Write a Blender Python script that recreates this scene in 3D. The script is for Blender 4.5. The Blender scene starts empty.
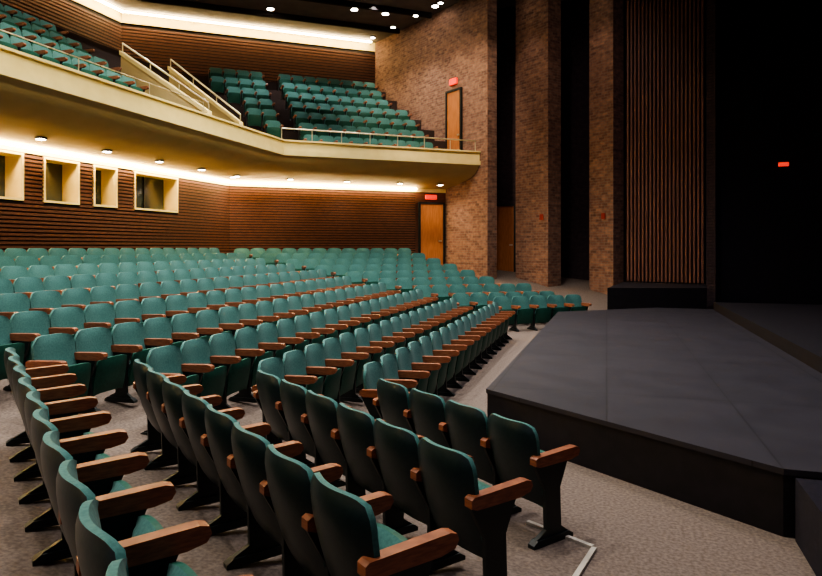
import bpy, math, random
from mathutils import Vector, Matrix
random.seed(4)
S=bpy.context.scene
EYE=2.1
AN=math.radians(52); SA,CA=math.sin(AN),math.cos(AN)
def T(a,c): return (SA*a-CA*c, CA*a+SA*c)
def cc(x,y): return -CA*x+SA*y
def aa(x,y): return SA*x+CA*y
def c_near(x,y): return CA*x+SA*y

# ---------------------------------------------------------------- materials
def newmat(n):
    m=bpy.data.materials.new(n); m.use_nodes=True
    nt=m.node_tree; b=nt.nodes['Principled BSDF']; return m,nt,b
def noise_mat(n,c1,c2,scale=20,rough=.8,bump=0.0,stretch=(1,1,1),spec=.3,detail=4,uv=False,sheen=0):
    m,nt,b=newmat(n); N=nt.nodes; L=nt.links
    tc=N.new('ShaderNodeTexCoord'); mp=N.new('ShaderNodeMapping'); mp.inputs['Scale'].default_value=stretch
    L.new(tc.outputs['UV' if uv else 'Object'],mp.inputs['Vector'])
    no=N.new('ShaderNodeTexNoise'); no.inputs['Scale'].default_value=scale; no.inputs['Detail'].default_value=detail
    L.new(mp.outputs[0],no.inputs['Vector'])
    r=N.new('ShaderNodeValToRGB'); r.color_ramp.elements[0].position=.35; r.color_ramp.elements[1].position=.65
    r.color_ramp.elements[0].color=(*c1,1); r.color_ramp.elements[1].color=(*c2,1)
    L.new(no.outputs['Fac'],r.inputs[0]); L.new(r.outputs[0],b.inputs['Base Color'])
    b.inputs['Roughness'].default_value=rough; b.inputs['Specular IOR Level'].default_value=spec
    if sheen: b.inputs['Sheen Weight'].default_value=sheen
    if bump:
        bp=N.new('ShaderNodeBump'); bp.inputs['Strength'].default_value=bump; bp.inputs['Distance'].default_value=.01
        L.new(no.outputs['Fac'],bp.inputs['Height']); L.new(bp.outputs[0],b.inputs['Normal'])
    return m
def brick_mat(n,c1,c2,mortar):
    m,nt,b=newmat(n); N=nt.nodes; L=nt.links
    tc=N.new('ShaderNodeTexCoord')
    br=N.new('ShaderNodeTexBrick'); br.inputs['Scale'].default_value=1
    br.inputs['Brick Width'].default_value=.24; br.inputs['Row Height'].default_value=.09
    br.inputs['Mortar Size'].default_value=.010; br.inputs['Color1'].default_value=(*c1,1); br.inputs['Color2'].default_value=(*c2,1)
    br.inputs['Mortar'].default_value=(*mortar,1); br.inputs['Bias'].default_value=0
    L.new(tc.outputs['UV'],br.inputs['Vector'])
    no=N.new('ShaderNodeTexNoise'); no.inputs['Scale'].default_value=7; no.inputs['Detail'].default_value=6
    L.new(tc.outputs['UV'],no.inputs['Vector'])
    mx=N.new('ShaderNodeMix'); mx.data_type='RGBA'; mx.blend_type='MULTIPLY'; mx.inputs[0].default_value=.7
    L.new(br.outputs['Color'],mx.inputs[6])
    r=N.new('ShaderNodeValToRGB'); r.color_ramp.elements[0].position=.3; r.color_ramp.elements[1].position=.7
    r.color_ramp.elements[0].color=(.45,.43,.42,1); r.color_ramp.elements[1].color=(1.25,1.18,1.1,1)
    L.new(no.outputs['Fac'],r.inputs[0]); L.new(r.outputs[0],mx.inputs[7]); L.new(mx.outputs[2],b.inputs['Base Color'])
    bp=N.new('ShaderNodeBump'); bp.inputs['Strength'].default_value=.8; bp.inputs['Distance'].default_value=.02; bp.invert=True
    L.new(br.outputs['Fac'],bp.inputs['Height']); L.new(bp.outputs[0],b.inputs['Normal'])
    b.inputs['Roughness'].default_value=.9
    return m
def emis(n,col,st):
    m,nt,b=newmat(n); b.inputs['Base Color'].default_value=(*col,1)
    b.inputs['Emission Color'].default_value=(*col,1); b.inputs['Emission Strength'].default_value=st; return m
def plain(n,c,rough=.6,metal=0,spec=.4):
    m,nt,b=newmat(n); b.inputs['Base Color'].default_value=(*c,1); b.inputs['Roughness'].default_value=rough
    b.inputs['Metallic'].default_value=metal; b.inputs['Specular IOR Level'].default_value=spec; return m

M_fab=noise_mat('seat_fabric_teal',(.042,.135,.127),(.064,.182,.166),60,.85,.15,sheen=.06)
M_rear=noise_mat('seat_shell_dark_teal',(.007,.019,.022),(.011,.026,.029),40,.36,.05,spec=.5)
M_pan=noise_mat('seat_pan_green',(.014,.078,.055),(.020,.102,.073),40,.5,.05)
M_leg=plain('seat_standard_black_green',(.007,.011,.012),.45)
M_arm=noise_mat('armrest_wood',(.18,.054,.025),(.29,.100,.045),14,.42,.03,stretch=(1,1,6),spec=.5)
M_carpet=noise_mat('carpet_taupe',(.098,.074,.062),(.170,.132,.112),38,.97,.3,detail=8)
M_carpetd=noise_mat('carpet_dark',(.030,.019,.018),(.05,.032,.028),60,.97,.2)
M_brick=brick_mat('brick_brown',(.32,.172,.118),(.165,.082,.060),(.22,.160,.130))
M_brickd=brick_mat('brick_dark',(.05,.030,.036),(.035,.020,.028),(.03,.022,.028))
M_slat=noise_mat('wood_slat_dark',(.066,.027,.018),(.118,.050,.030),6,.55,.05,stretch=(1,1,12))
M_slatv=noise_mat('wood_slat_vertical',(.12,.055,.040),(.19,.085,.062),6,.55,.05,stretch=(8,8,.4))
M_back=plain('slat_backing_black',(.012,.008,.008),.9)
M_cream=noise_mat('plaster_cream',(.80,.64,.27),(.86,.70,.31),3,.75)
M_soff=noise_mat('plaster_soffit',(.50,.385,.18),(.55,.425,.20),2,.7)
M_ceil=noise_mat('ceiling_grey',(.14,.125,.115),(.17,.15,.14),2,.85)
M_black=noise_mat('black_paint',(.006,.005,.008),(.010,.008,.012),8,.6,.05)
M_drape=noise_mat('black_drape',(.005,.004,.010),(.009,.007,.016),30,.95)
M_door=noise_mat('door_wood',(.36,.13,.042),(.47,.18,.065),5,.45,.02,stretch=(6,6,.6))
M_metal=plain('rail_metal',(.60,.53,.38),.35,.8)
M_glass=plain('booth_glass_dark',(.02,.035,.05),.08,0,.8)
M_strip=emis('cove_lamp',(1.0,.72,.34),95)
M_strip2=emis('cove_lamp_upper',(1.0,.77,.40),65)
M_disc=emis('downlight_lens',(1.0,.88,.74),40)
M_red=emis('exit_sign_red',(1.0,.04,.015),1.1)
M_tape=plain('floor_trim_grey',(.42,.38,.33),.6)
M_red2=plain('alarm_red',(.3,.02,.015))

def stage_mat():
    m,nt,b=newmat('stage_deck_charcoal'); N=nt.nodes; L=nt.links
    tc=N.new('ShaderNodeTexCoord'); br=N.new('ShaderNodeTexBrick'); br.inputs['Scale'].default_value=1
    br.offset=0; br.inputs['Brick Width'].default_value=2.44; br.inputs['Row Height'].default_value=1.22; br.inputs['Mortar Size'].default_value=.008
    br.inputs['Color1'].default_value=(.027,.024,.033,1); br.inputs['Color2'].default_value=(.022,.020,.028,1); br.inputs['Mortar'].default_value=(.006,.005,.008,1)
    L.new(tc.outputs['UV'],br.inputs['Vector'])
    no=N.new('ShaderNodeTexNoise'); no.inputs['Scale'].default_value=2.5; no.inputs['Detail'].default_value=8; L.new(tc.outputs['UV'],no.inputs['Vector'])
    mx=N.new('ShaderNodeMix'); mx.data_type='RGBA'; mx.blend_type='MULTIPLY'; mx.inputs[0].default_value=.5
    L.new(br.outputs['Color'],mx.inputs[6]); L.new(no.outputs['Fac'],mx.inputs[7]); 
    r=N.new('ShaderNodeMapRange'); r.inputs['To Min'].default_value=.48; r.inputs['To Max'].default_value=.66; L.new(no.outputs['Fac'],r.inputs[0]); L.new(r.outputs[0],b.inputs['Roughness'])
    L.new(mx.outputs[2],b.inputs['Base Color']); b.inputs['Specular IOR Level'].default_value=.35
    return m
M_stage=stage_mat()

# ---------------------------------------------------------------- mesh builder
class MB:
    def __init__(s): s.v=[];s.f=[];s.m=[];s.sm=[];s.mats=[]
    def mi(s,mat):
        if mat not in s.mats: s.mats.append(mat)
        return s.mats.index(mat)
    def add(s,vs,fs,mat,smooth=False):
        o=len(s.v); s.v+= [tuple(p) for p in vs]; k=s.mi(mat)
        for f in fs: s.f.append(tuple(i+o for i in f)); s.m.append(k); s.sm.append(smooth)
    def prism(s,poly,z0,z1,mat):
        n=len(poly)
        z0=z0 if hasattr(z0,'__len__') else [z0]*n
        z1=z1 if hasattr(z1,'__len__') else [z1]*n
        vs=[(p[0],p[1],z0[i]) for i,p in enumerate(poly)]+[(p[0],p[1],z1[i]) for i,p in enumerate(poly)]
        fs=[tuple(range(n))[::-1],tuple(range(n,2*n))]+[(i,(i+1)%n,n+(i+1)%n,n+i) for i in range(n)]
        s.add(vs,fs,mat)
    def obox(s,p,q,off,th,z0,z1,mat):
        d=Vector((q[0]-p[0],q[1]-p[1])).normalized(); n=Vector((-d.y,d.x))
        a=Vector((p[0],p[1]))+n*off; b=Vector((q[0],q[1]))+n*off; c=b+n*th; e=a+n*th
        s.prism([a,b,c,e],z0,z1,mat)
    def cyl(s,p,q,r,mat,n=10):
        p=Vector(p);q=Vector(q);d=(q-p).normalized()
        u=d.orthogonal().normalized(); w=d.cross(u)
        vs=[]
        for e in (p,q):
            for i in range(n):
                t=2*math.pi*i/n; vs.append(e+u*math.cos(t)*r+w*math.sin(t)*r)
        fs=[(i,(i+1)%n,n+(i+1)%n,n+i) for i in range(n)]+[tuple(range(n))[::-1],tuple(range(n,2*n))]
        s.add(vs,fs,mat)
    def build(s,name,fix=True):
        me=bpy.data.meshes.new(name); me.from_pydata(s.v,[],s.f)
        for m in s.mats: me.materials.append(m)
        me.polygons.foreach_set('material_index',s.m); me.polygons.foreach_set('use_smooth',s.sm)
        me.update()
        if fix:
            import bmesh
            bm=bmesh.new(); bm.from_mesh(me); bmesh.ops.recalc_face_normals(bm,faces=bm.faces); bm.to_mesh(me); bm.free()
        uv=me.uv_layers.new(name='UVMap')
        for p in me.polygons:
            n=p.normal
            if abs(n.z)>.7:
                for li in p.loop_indices:
                    co=me.vertices[me.loops[li].vertex_index].co; uv.data[li].uv=(co.y,co.x)
            else:
                t=Vector((-n.y,n.x,0)).normalized()
                for li in p.loop_indices:
                    co=me.vertices[me.loops[li].vertex_index].co; uv.data[li].uv=(co.dot(t),co.z)
        ob=bpy.data.objects.new(name,me); S.collection.objects.link(ob); return ob

# ---------------------------------------------------------------- geometry constants
P0=Vector((-6.0,24.2)); DS=Vector((SA,-CA)); NS=Vector((CA,SA))
XW=-12.4; CW=cc(*P0); YC=(CW-CA*12.4)/SA
XU=-18.4; CU=27.8; YU=(CU-CA*18.4)/SA
XF=-10.0; CF=20.8; YF=(CF-CA*10.0)/SA
ZC=11.4; Y0=-5.0
def sidept(c,ins=0.0):
    t=(cc(*P0)-c)/(2*CA*SA); return P0+DS*t-NS*ins
def g(x,y):
    s=max(-1.1-x, (cc(x,y)-13.44)*1.2, 5.0-c_near(x,y))
    return max(0,(s-1.9)*.145)

# ---------------------------------------------------------------- floor
def make_floor():
    mb=MB(); st=.25; nx=int((6.5-XW)/st)+1; ny=int((25.5-Y0)/st)+1
    vs=[];fs=[]
    for j in range(ny+1):
        for i in range(nx+1):
            x=XW+i*st; y=Y0+j*st; vs.append((x,y,g(x,y)))
    for j in range(ny):
        for i in range(nx):
            x=XW+(i+.5)*st; y=Y0+(j+.5)*st
            if cc(x,y)>23.2 and x<-5.8: continue
            fs.append((j*(nx+1)+i,j*(nx+1)+i+1,(j+1)*(nx+1)+i+1,(j+1)*(nx+1)+i))
    mb.add(vs,fs,M_carpet,True)
    return mb.build('floor',fix=False)
make_floor()

# ---------------------------------------------------------------- stage
mb=MB()
sp=[(-1.30,7.15),(-1.15,16.2),(1.25,18.05),(6.2,18.05),(6.2,5.2),(1.22,5.2)]
def inset(poly,d):
    cx=sum(p[0] for p in poly)/len(poly); cy=sum(p[1] for p in poly)/len(poly)
    return [(p[0]+(cx-p[0])*d/6,p[1]+(cy-p[1])*d/6) for p in poly]
mb.prism(inset(sp,.02),0.0,.46,M_black)
mb.prism(sp,.455,.5,M_stage)
mb.build('thrust_stage')
mb=MB()
mb.prism([(2.6,5.3),(2.6,17.8),(6.1,17.8),(6.1,5.3)],.501,.70,M_black)
mb.build('upstage_platform')
mb=MB()
mb.prism([(.02,18.35),(2.62,19.1),(2.85,20.9),(.5,21.6)],0.0,.98,M_black)
mb.build('black_riser_box')
mb=MB()
mb.prism([(1.27,4.25),(1.29,5.18),(2.6,5.18),(2.6,4.25)],0,.45,M_drape)
mb.prism([(1.27,3.85),(1.27,4.25),(2.6,4.25),(2.6,3.85)],0,.22,M_drape)
mb.build('stage_access_steps')

# ---------------------------------------------------------------- lower rear walls with slats
wins=[(9.4,11.06),(11.59,12.63),(13.08,13.9),(14.54,16.4)]
WZ0,WZ1=3.13,4.18
mb=MB()
def wslab(y0,y1,z0,z1): mb.prism([(XW,y0),(XW,y1),(XW-.5,y1),(XW-.5,y0)],z0,z1,M_back)
wslab(Y0,YC,0.6,WZ0); wslab(Y0,YC,WZ1,4.6)
ys=[Y0]+[v for w in wins for v in w]+[YC]
for i in range(0,len(ys),2): wslab(ys[i],ys[i+1],WZ0,WZ1)
z=1.15
while z<4.17:
    if z+.058>WZ0 and z<WZ1: segs=[(ys[i],ys[i+1]) for i in range(0,len(ys),2)]
    else: segs=[(Y0,YC)]
    for a,b in segs: mb.prism([(XW,a),(XW,b),(XW+.04,b),(XW+.04,a)],z,z+.058,M_slat)
    z+=.092
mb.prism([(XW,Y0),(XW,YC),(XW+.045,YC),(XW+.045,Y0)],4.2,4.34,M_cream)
mb.build('wall_rear')
mb=MB()
P2=(P0.x,P0.y)
mb.obox((XW,YC),P2,0,.4,.6,4.6,M_back)
z=1.15
while z<4.17:
    mb.obox((XW+.04,YC-.02),T(8.92,CW),-.04,.04,z,z+.058,M_slat); z+=.092
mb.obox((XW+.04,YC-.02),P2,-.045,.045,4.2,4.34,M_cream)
mb.obox(T(8.92,CW),P2,-.01,.01,1,4.2,M_slat)
mb.build('wall_rear_angled')
for i,(a,b) in enumerate(wins):
    mb=MB(); d=.42; X=XW-.02
    mb.prism([(X-d,a),(X-d,b),(X-d-.02,b),(X-d-.02,a)],WZ0,WZ1,M_glass)
    t=.05
    mb.prism([(X-d,a),(X+.07,a),(X+.07,a+t),(X-d,a+t)],WZ0,WZ1,M_cream)
    mb.prism([(X-d,b-t),(X+.07,b-t),(X+.07,b),(X-d,b)],WZ0,WZ1,M_cream)
    mb.prism([(X-d,a+t),(X+.07,a+t),(X+.07,b-t),(X-d,b-t)],WZ0,WZ0+t,M_cream)
    mb.prism([(X-d,a+t),(X+.07,a+t),(X+.07,b-t),(X-d,b-t)],WZ1-t,WZ1,M_cream)
    if b-a>1.3: mb.prism([(X-d+.01,(a+b)/2-.02),(X-d+.04,(a+b)/2-.02),(X-d+.04,(a+b)/2+.02),(X-d+.01,(a+b)/2+.02)],WZ0+t,WZ1-t,M_leg)
    mb.build('window_%d'%(i+1))

# ---------------------------------------------------------------- balcony
ZB,ZT=EYE+3.0,EYE+3.42; ZW=4.34
prof=[(0,ZB),(.12,ZB-.16),(.32,ZB-.32),(.6,ZB-.45),(.9,ZB-.52),(2.4,ZW)]
mb=MB(); vs=[];fs=[]
for o,z in prof:
    x=XF-o if o<2.4 else XW+.05; c=CF+o*(CW-.06-CF)/2.4
    y=(c+CA*x)/SA; s=sidept(c,.01)
    vs+=[(x,Y0,z),(x,y,z),(s.x,s.y,z)]
for i in range(len(prof)-1):
    for j in range(2): fs.append((3*i+j,3*i+j+1,3*i+3+j+1,3*i+3+j))
vt=[(v[0],v[1],ZB+.1) for v in vs]
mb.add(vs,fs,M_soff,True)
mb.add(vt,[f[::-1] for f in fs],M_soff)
endv=[vs[3*i+2] for i in range(len(prof))]+[vt[3*i+2] for i in range(len(prof)-1,-1,-1)]
mb.add(endv,[tuple(range(len(endv)))],M_soff)
mb.build('balcony_soffit',fix=False)
mb=MB()
def fas(o0,o1,z0,z1,mat):
    def pts(o):
        x=XF+o; c=CF-o; y=(c+CA*x)/SA; s=sidept(c,.01); return (x,Y0),(x,y),(s.x,s.y)
    p=pts(o0);q=pts(o1)
    mb.prism([p[0],p[1],q[1],q[0]],z0,z1,mat); mb.prism([p[1],p[2],q[2],q[1]],z0,z1,mat)
fas(-.15,.0,ZB+.1,ZT,M_cream)
fas(-.18,.06,ZT,ZT+.05,M_cream)
fas(.002,.05,ZB-.03,ZB+.12,M_cream)
mb.build('balcony_fascia')
BX=lambda k:-10.9-.87*k
BC=lambda k:21.45+.87*k
BZ=lambda k:EYE+2.95+.56*k
mb=MB()
for k in range(0,8):
    xf=BX(k)+.62; cf=BC(k)-.62
    if k==0: xf=XF-.19; cf=CF+.19
    xr=BX(k+1)+.62 if k<7 else XU+.05; cr=BC(k+1)-.62 if k<7 else CU-.05
    yf=(cf+CA*xf)/SA; yr=(cr+CA*xr)/SA; sf=sidept(cf,.01); sr=sidept(cr,.01)
    zb=ZB+.11 if k==0 else BZ(k)-.7
    zt=max(BZ(k),zb+.05)
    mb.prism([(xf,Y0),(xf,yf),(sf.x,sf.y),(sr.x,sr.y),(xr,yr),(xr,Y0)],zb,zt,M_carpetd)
mb.build('balcony_tiers')
mb=MB()
mb.prism([(XU,Y0),(XU,YU),(XU-.3,YU),(XU-.3,Y0)],6,ZC-.01,M_back)
sU=sidept(CU)
mb.obox((XU,YU),(sU.x,sU.y),0,.3,6,ZC-.01,M_back)
z=8.0
while z<ZC-.55:
    mb.prism([(XU,Y0),(XU,YU),(XU+.04,YU),(XU+.04,Y0)],z,z+.08,M_slat)
    mb.obox((XU+.04,YU-.02),(sU.x,sU.y),-.04,.04,z,z+.08,M_slat); z+=.125
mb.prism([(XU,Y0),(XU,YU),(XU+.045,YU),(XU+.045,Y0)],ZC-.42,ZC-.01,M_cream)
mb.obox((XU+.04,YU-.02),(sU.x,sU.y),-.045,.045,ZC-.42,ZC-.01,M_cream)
mb.build('wall_balcony_rear')
mb=MB()
s=sidept(CF+.07); p=Vector((XF-.07,YF+.02)); q=Vector((s.x-.1,s.y-.1)); L=(q-p).length; d=(q-p)/L
ZR=ZT+.052
mb.cyl((p.x,p.y,ZR+.38),(q.x,q.y,ZR+.38),.022,M_metal)
n=7
for i in range(n+1):
    r=p+d*L*i/n; mb.cyl((r.x,r.y,ZR),(r.x,r.y,ZR+.38),.015,M_metal)
mb.cyl((XF-.07,2,ZR+.30),(XF-.07,14.4,ZR+.30),.012,M_metal)
for i in range(7):
    y=2+12.4*i/6; mb.cyl((XF-.07,y,ZR),(XF-.07,y,ZR+.30),.010,M_metal)
mb.build('balcony_railing')
for (Y,x0,x1,z1) in ((14.75,-10.2,-13.0,7.6),(16.3,-10.2,-12.6,7.55)):
    mb=MB()
    zf=ZT-.02; zr=z1
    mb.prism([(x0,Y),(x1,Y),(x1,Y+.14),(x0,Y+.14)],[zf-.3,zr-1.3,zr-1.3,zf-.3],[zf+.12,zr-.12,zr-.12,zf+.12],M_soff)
    mb.prism([(x0+.03,Y-.03),(x1-.03,Y-.03),(x1-.03,Y+.17),(x0+.03,Y+.17)],[zf+.12,zr-.12,zr-.12,zf+.12],[zf+.24,zr-.0,zr-.0,zf+.24],M_cream)
    mb.cyl((x0,Y+.07,zf+.46),(x1,Y+.07,zr+.22),.025,M_metal)
    for i in range(4):
        f=i/3; mb.cyl((x0+(x1-x0)*f,Y+.07,zf+.18+(zr-zf-.24)*f),(x0+(x1-x0)*f,Y+.07,zf+.46+(zr-zf-.24)*f),.015,M_metal)
    mb.build('vomitory_parapet')

# ---------------------------------------------------------------- brick side walls & piers
sE=P0+DS*2.44
mb=MB()
mb.prism([sU,sE,sE+NS*.45,sU+NS*.45],0.4,ZC-.01,M_brick)
mb.build('wall_side_brick')
def pier(nc,lm,ls,name):
    nc=Vector(nc); mb=MB()
    a=nc-DS*lm; b=a+NS*ls; c=nc+NS*ls
    mb.prism([nc,c,b,a],0,ZC-.01,M_brick); mb.build(name)
pier((-1.95,22.7),1.6,.65,'brick_pier')
pier((.21,22.5),1.0,.55,'brick_pier')
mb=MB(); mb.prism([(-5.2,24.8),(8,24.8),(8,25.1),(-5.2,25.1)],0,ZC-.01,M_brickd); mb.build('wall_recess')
p=Vector((.62,22.0)); q=Vector((2.87,21.3)); d=(q-p).normalized(); n=Vector((-d.y,d.x)); L=(q-p).length
mb=MB(); mb.obox(p,q,.03,.15,0,ZC-.01,M_back)
ns=20
for i in range(ns):
    a=p+d*(L*i/ns+.02); b=a+d*.06; mb.obox(a,b,-.05,.08,1.0,ZC-.01,M_slatv)
mb.build('vertical_slat_panel')
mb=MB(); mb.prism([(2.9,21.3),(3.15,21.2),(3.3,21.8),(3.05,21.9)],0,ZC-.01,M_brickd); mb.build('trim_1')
mb=MB(); mb.prism([(3.1,21.35),(7,21.35),(7,21.6),(3.1,21.6)],0,ZC-.01,M_drape); mb.build('wall_stage_side')
mb=MB(); vs=[];fs=[];N=240
for i in range(N+1):
    y=0+21.2*i/N; x=6.4+.09*math.sin(i*1.05)+.03*math.sin(i*.37)
    vs+=[(x,y,.0),(x,y,ZC-.05)]
for i in range(N): fs.append((2*i,2*i+1,2*i+3,2*i+2))
mb.add(vs,fs,M_drape,True); mb.build('stage_curtain',fix=False)

# ---------------------------------------------------------------- doors & signs
def door(name,p,q,z0,z1,face):
    mb=MB(); p=Vector((p[0],p[1]));q=Vector((q[0],q[1])); d=(q-p).normalized()
    L=(q-p).length; s=face
    def ob(u0,u1,o,th,a,b,m):
        P=p+d*u0;Q=p+d*u1
        if s>0: mb.obox(P,Q,o,th,a,b,m)
        else: mb.obox(P,Q,-o-th,th,a,b,m)
    ob(0,.07,0.005,.1,z0,z1,M_leg); ob(L-.07,L,0.005,.1,z0,z1,M_leg); ob(.07,L-.07,0.005,.1,z1-.07,z1,M_leg)
    ob(.07,L-.07,0.012,.05,z0,z1-.07,M_door)
    ob(.76*L,.88*L,.06,.04,z0+1.0,z0+1.06,M_metal)
    mb.build(name)
def sign(p,q,z0,z1,face,name='exit_sign'):
    mb=MB(); o=.005 if face>0 else -.085
    mb.obox(p,q,o,.08,z0,z1,M_red); P=Vector((p[0],p[1]));Q=Vector((q[0],q[1]));d=(Q-P).normalized()
    mb.obox(P-d*.02,Q+d*.02,(.005 if face>0 else -.045),.04,z1,z1+.02,M_leg)
    mb.build(name)
door('door_1',T(9.02,CW-.02),T(10.1,CW-.02),1.3,3.82,-1)
door('door_2',P0+DS*.12,P0+DS*1.05,5.3,EYE+6.0,-1)
door('door_3',(-4.35,24.8),(-3.35,24.8),1.15,3.75,-1)
sign(T(9.3,CW-.05),T(9.75,CW-.05),3.93,4.1,-1)
sign(P0+DS*.35,P0+DS*.75,EYE+6.2,EYE+6.42,-1)
sign((4.87,21.35),(5.13,21.35),4.49,4.6,-1)
for e in (Vector((-1.95,22.7))-DS*.35, Vector((.21,22.5))-DS*.45):
    mb=MB(); mb.obox(e,e+DS*.14,-.055,.05,3.05,3.25,M_red2); mb.build('fire_alarm_box')

# ---------------------------------------------------------------- ceiling
mb=MB()
mb.prism([(XU-.3,Y0),(8,Y0),(8,28.5),(XU-.3,28.5)],ZC,ZC+.2,M_ceil)
mb.build('ceiling')
mb=MB()
for c in (25.6,23.4,21.2,18.8):
    x=XU+(27.8-c)*.9; y=(c+CA*x)/SA; s=sidept(max(c,20.6))
    st=Vector((x,y)); pe=Vector(T(aa(*s)-.15,c))
    mb.obox(st,pe,0,.12,ZC-.2,ZC-.001,M_back)
    mb.prism([(x,Y0),(x,y),(x-.12,y),(x-.12,Y0)],ZC-.2,ZC-.001,M_back)
mb.build('ceiling_baffles')

# ---------------------------------------------------------------- seats
def pad(P,nu,nv,tf,tb,mf,mbk,mb,mside=None):
    F=[];B=[]
    for j in range(nv+1):
        v=j/nv
        for i in range(nu+1):
            u=-1+2*i/nu
            x,y,z=P(u,v); e=(1-abs(u)**4)*(1-abs(2*v-1)**6)
            F.append((x+.014+tf*e,y,z)); B.append((x-.014-tb*e,y,z))
    W=nu+1; q=[(j*W+i,j*W+i+1,(j+1)*W+i+1,(j+1)*W+i) for j in range(nv) for i in range(nu)]
    mb.add(F,q,mf,True); mb.add(B,[f[::-1] for f in q],mbk,True)
    ring=[i for i in range(W)]+[j*W+nu for j in range(1,nv+1)]+[nv*W+i for i in range(nu-1,-1,-1)]+[j*W for j in range(nv-1,0,-1)]
    n=len(ring); R=[F[i] for i in ring]+[B[i] for i in ring]
    mb.add(R,[(i,(i+1)%n,n+(i+1)%n,n+i) for i in range(n)],mside or mbk,True)
def xz(mb,poly,y0,y1,mat):
    n=len(poly); vs=[(p[0],y0,p[1]) for p in poly]+[(p[0],y1,p[1]) for p in poly]
    mb.add(vs,[tuple(range(n)),tuple(range(n,2*n))[::-1]]+[(i,n+i,n+(i+1)%n,(i+1)%n) for i in range(n)],mat)
SP=.525
def seat_base(mb,lod):
    nu,nv=(12,14) if lod else (8,8)
    def back(u,v):
        hw=.218+.040*min(1,v*1.5)-.038*max(0,(v-.86)/.14)**2.2
        z=.24+.61*v-.030*abs(u)**6*v
        x=.17*(1-v)**1.1+.060*u*u*(.3+.7*v)-.02*math.sin(v*math.pi)
        return (x,u*hw,z)
    pad(back,nu,nv,.03,.022,M_fab,M_rear,mb,M_fab)
    def pan(u,v):
        hw=.226-.015*(abs(v-.5)*2)**4
        z=.185+.375*v-.02*abs(u)**4
        x=.255+.065*v+.02*(1-u*u)
        return (x,u*hw,z)
    pad(pan,nu,max(5,nv//2),.018,.045,M_pan,M_fab,mb,M_pan)
    mb.add([(.17,-.24,.36),(.21,-.24,.36),(.21,-.24,.40),(.17,-.24,.40),(.17,.24,.36),(.21,.24,.36),(.21,.24,.40),(.17,.24,.40)],
      [(0,1,2,3),(7,6,5,4),(0,4,5,1),(1,5,6,2),(2,6,7,3),(3,7,4,0)],M_leg)
def standard(mb,y,end=False):
    w=.016
    xz(mb,[(.04,.05),(.36,.05),(.29,.10),(.28,.38),(.36,.565),(.03,.565),(.13,.38),(.14,.10)],y-w,y+w,M_leg)
    xz(mb,[(-.0,0),(.40,0),(.40,.025),(.36,.05),(.04,.05),(-.0,.025)],y-.03,y+.03,M_leg)
    a=.031
    xz(mb,[(.02,.575),(.06,.560),(.38,.560),(.455,.575),(.475,.605),(.465,.635),(.43,.645),(.04,.632),(.02,.62)],y-a,y+a,M_arm)
def make_proto(lod):
    m=MB(); seat_base(m,lod); return m
PR={0:make_proto(0),1:make_proto(1)}
AR=MB(); standard(AR,0)
def seat_row(first,direction,n,face,z,lod=0,step=SP,name='theatre_seat_row'):
    fx,fy=face; mb=MB()
    def put(src,px,py):
        vs=[]
        for (x,y,zz) in src.v:
            vs.append((px+fx*x-fy*y,py+fy*x+fx*y,z+zz))
        o=len(mb.v); mb.v+=vs
        mp=[mb.mi(m) for m in src.mats]
        for f,m,s in zip(src.f,src.m,src.sm):
            mb.f.append(tuple(i+o for i in f)); mb.m.append(mp[m]); mb.sm.append(s)
    for i in range(n):
        j=random.uniform(-.008,.008)
        px=first[0]+direction[0]*step*i+fx*j; py=first[1]+direction[1]*step*i+fy*j
        put(PR[lod],px,py)
    for i in range(n+1):
        t=(i-.5)*step; put(AR,first[0]+direction[0]*t,first[1]+direction[1]*t)
    return mb.build(name,fix=False)
for k in range(10):
    x=-2.45-1.0*k; y0=6.43-.42*k; y1=14.5+.3*k
    n=int((y1-y0)/SP)+1
    seat_row((x,y0),(0,1),n,(1,0),g(x,10.5),1 if k<5 else 0)
for k in range(9):
    c=14.25+.965*k; a1=9.75-.17*k; a0=7.9-.69*k
    n=int(round((a1-a0)/SP))+1
    p=T(a0,c); seat_row(p,(SA,CA),n,(CA,-SA),g(*T(9,c)),0)
nd=(-SA,CA); nf=(CA,SA)
for p,n,stp in (((-.71,4.66),4,SP),((-.92,3.50),6,.51),((-1.10,2.41),8,.495),((-1.16,1.29),10,.50)):
    seat_row(p,nd,n,nf,g(*p),1,stp)
for k in range(5):
    seat_row((BX(k),2.0),(0,1),int((14.3-2.0)/SP),(1,0),BZ(k),0,name='balcony_seat_row')
for k in range(7):
    c=BC(k)
    aL=max(3.3-.36*k,.9)
    nL=int((3.75-aL)/SP)
    if nL>0: seat_row(T(3.45-SP*(nL-1),c),(SA,CA),nL,(CA,-SA),BZ(k),0,name='balcony_seat_row')
    a1=9.1-.08*k; n=int((a1-4.6)/SP)+1
    seat_row(T(4.6,c),(SA,CA),n,(CA,-SA),BZ(k),0,name='balcony_seat_row')

mb=MB()
pts=[Vector((-.585,4.90)),Vector((-.10,4.62)),Vector((-.225,4.1))]
for a,b in zip(pts[:-1],pts[1:]): mb.obox(a,b,0,.035,0,.02,M_tape)
mb.build('floor_cable_cover')

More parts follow.
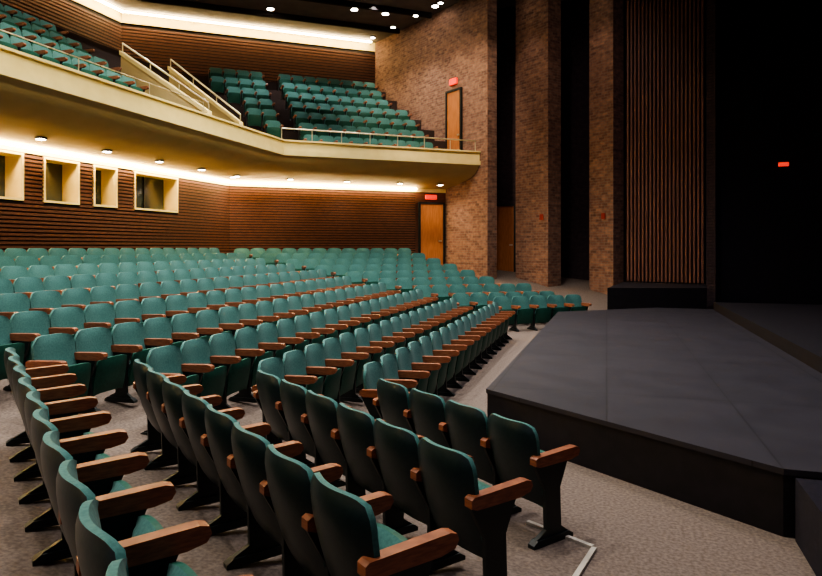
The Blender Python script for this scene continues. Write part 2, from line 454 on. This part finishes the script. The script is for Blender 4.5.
# ---------------------------------------------------------------- lamps
def strip(p,q,off,z,name,w=.07,mat=None):
    mb=MB(); mb.obox(p,q,-off-w,w,z,z+.04,mat or M_strip); mb.build(name)
strip((XW,Y0),(XW,YC-.1),.12,4.28,'cove_light_strip')
strip((XW+.1,YC),T(8.9,CW),.12,4.28,'cove_light_strip')
strip((XU,Y0),(XU,YU-.2),.25,ZC-.12,'cove_light_strip',.12,M_strip2)
strip((XU+.2,YU),(sU.x-.2,sU.y-.2),.25,ZC-.12,'cove_light_strip',.12,M_strip2)
def spot(loc,energy,size,blend=.6,r=.12,target=None,col=(1,.86,.68),name='spot_lamp'):
    l=bpy.data.lights.new(name,'SPOT'); l.energy=energy; l.spot_size=math.radians(size); l.spot_blend=blend
    l.shadow_soft_size=r; l.color=col
    o=bpy.data.objects.new(name,l); S.collection.objects.link(o); o.location=loc
    d=Vector(target)-Vector(loc) if target else Vector((0,0,-1))
    o.rotation_euler=d.to_track_quat('-Z','Y').to_euler(); return o
def fixture(x,y,z,r=.09,name='recessed_downlight'):
    mb=MB(); mb.cyl((x,y,z-.01),(x,y,z+.03),r*1.35,M_leg,16); mb.cyl((x,y,z-.02),(x,y,z-.005),r,M_disc,16); return mb.build(name)
pos=[(-11.6,7.0+1.9*i) for i in range(-3,7)]+[T(a,21.95) for a in (2.1,4.0,6.0,8.0,9.6)]
for x,y in pos:
    z=ZW+(.8/1.5)*(ZB-.52-ZW)-.05
    fixture(x,y,z)
    if y>3: spot((x,y,z-.05),110,120,.8,.06,col=(1,.82,.58))
for px in ((-9.4,23.2),(-8.4,24.0),(-7.5,24.2),(-6.3,23.8),(-12.5,22.2),(-11,21.2),(-14.5,20.0)):
    fixture(px[0],px[1],ZC-.04,.13,'ceiling_downlight')
for x in (-9.5,-6.0,-2.5):
    for y in (1.5,6.5,11.5,16.5):
        fixture(x,y,ZC-.04,.15,'ceiling_downlight')
        spot((x,y,ZC-.1),(1200 if y<3 else (2200 if y<10 else 2600)),100,.7,.3,col=(1,.95,.87))
for p in ((-13.5,8),(-13.5,13),(-13,17.5),(-11.5,21.5),(-8.5,23)):
    spot((p[0],p[1],ZC-.1),(300 if p[1]<14 else 900),120,.8,.3,col=(1,.96,.90))
for y in (2,8,14): spot((-1,y,ZC-.2),3200,50,.8,.3,target=(-10,y+2,5.8),col=(1,.88,.56))  # unseen spots added over the stage to brighten the balcony fascia
spot((-5,17,ZC-.2),2500,60,.8,.3,target=(-6.5,24,6.3),col=(1,.82,.62))
# wall-washer downlights close to the brick: scalloped pools of light
for t in (-4.0,-2.4,-.8,.8,2.1):
    q=P0+DS*t-NS*.85
    fixture(q.x,q.y,ZC-.24,.09,'ceiling_downlight')
    spot((q.x,q.y,ZC-.27),420,62,.5,.08,col=(1,.80,.56))
for q,e in ((Vector((-1.95,22.7))-DS*.8-NS*.8,180),(Vector((.21,22.5))-DS*.5-NS*.8,120)):
    fixture(q.x,q.y,ZC-.24,.09,'ceiling_downlight')
    spot((q.x,q.y,ZC-.27),e,62,.5,.08,col=(1,.78,.62))
spot((-3,15,ZC-.2),480,60,.8,.3,target=(-1,22.5,6),col=(1,.78,.74))
for y in (8.5,14): spot((3,y,ZC-.2),700,110,.8,.3,col=(.85,.80,1))

w=bpy.data.worlds.new('World'); S.world=w; w.use_nodes=True
w.node_tree.nodes['Background'].inputs[0].default_value=(.74,.60,.72,1); w.node_tree.nodes['Background'].inputs[1].default_value=.26  # added ambient fill, enters where the near side is left unbuilt

cam=bpy.data.cameras.new('Camera'); co=bpy.data.objects.new('Camera',cam); S.collection.objects.link(co)
co.location=(0,0,EYE); co.rotation_euler=(math.radians(90),0,math.radians(17)); cam.sensor_width=36; cam.lens=640/822*36
cam.shift_y=-41/822; cam.clip_start=.05
S.camera=co
S.view_settings.view_transform='AgX'
try: S.view_settings.look='AgX - Medium High Contrast'
except Exception as e: print(e)
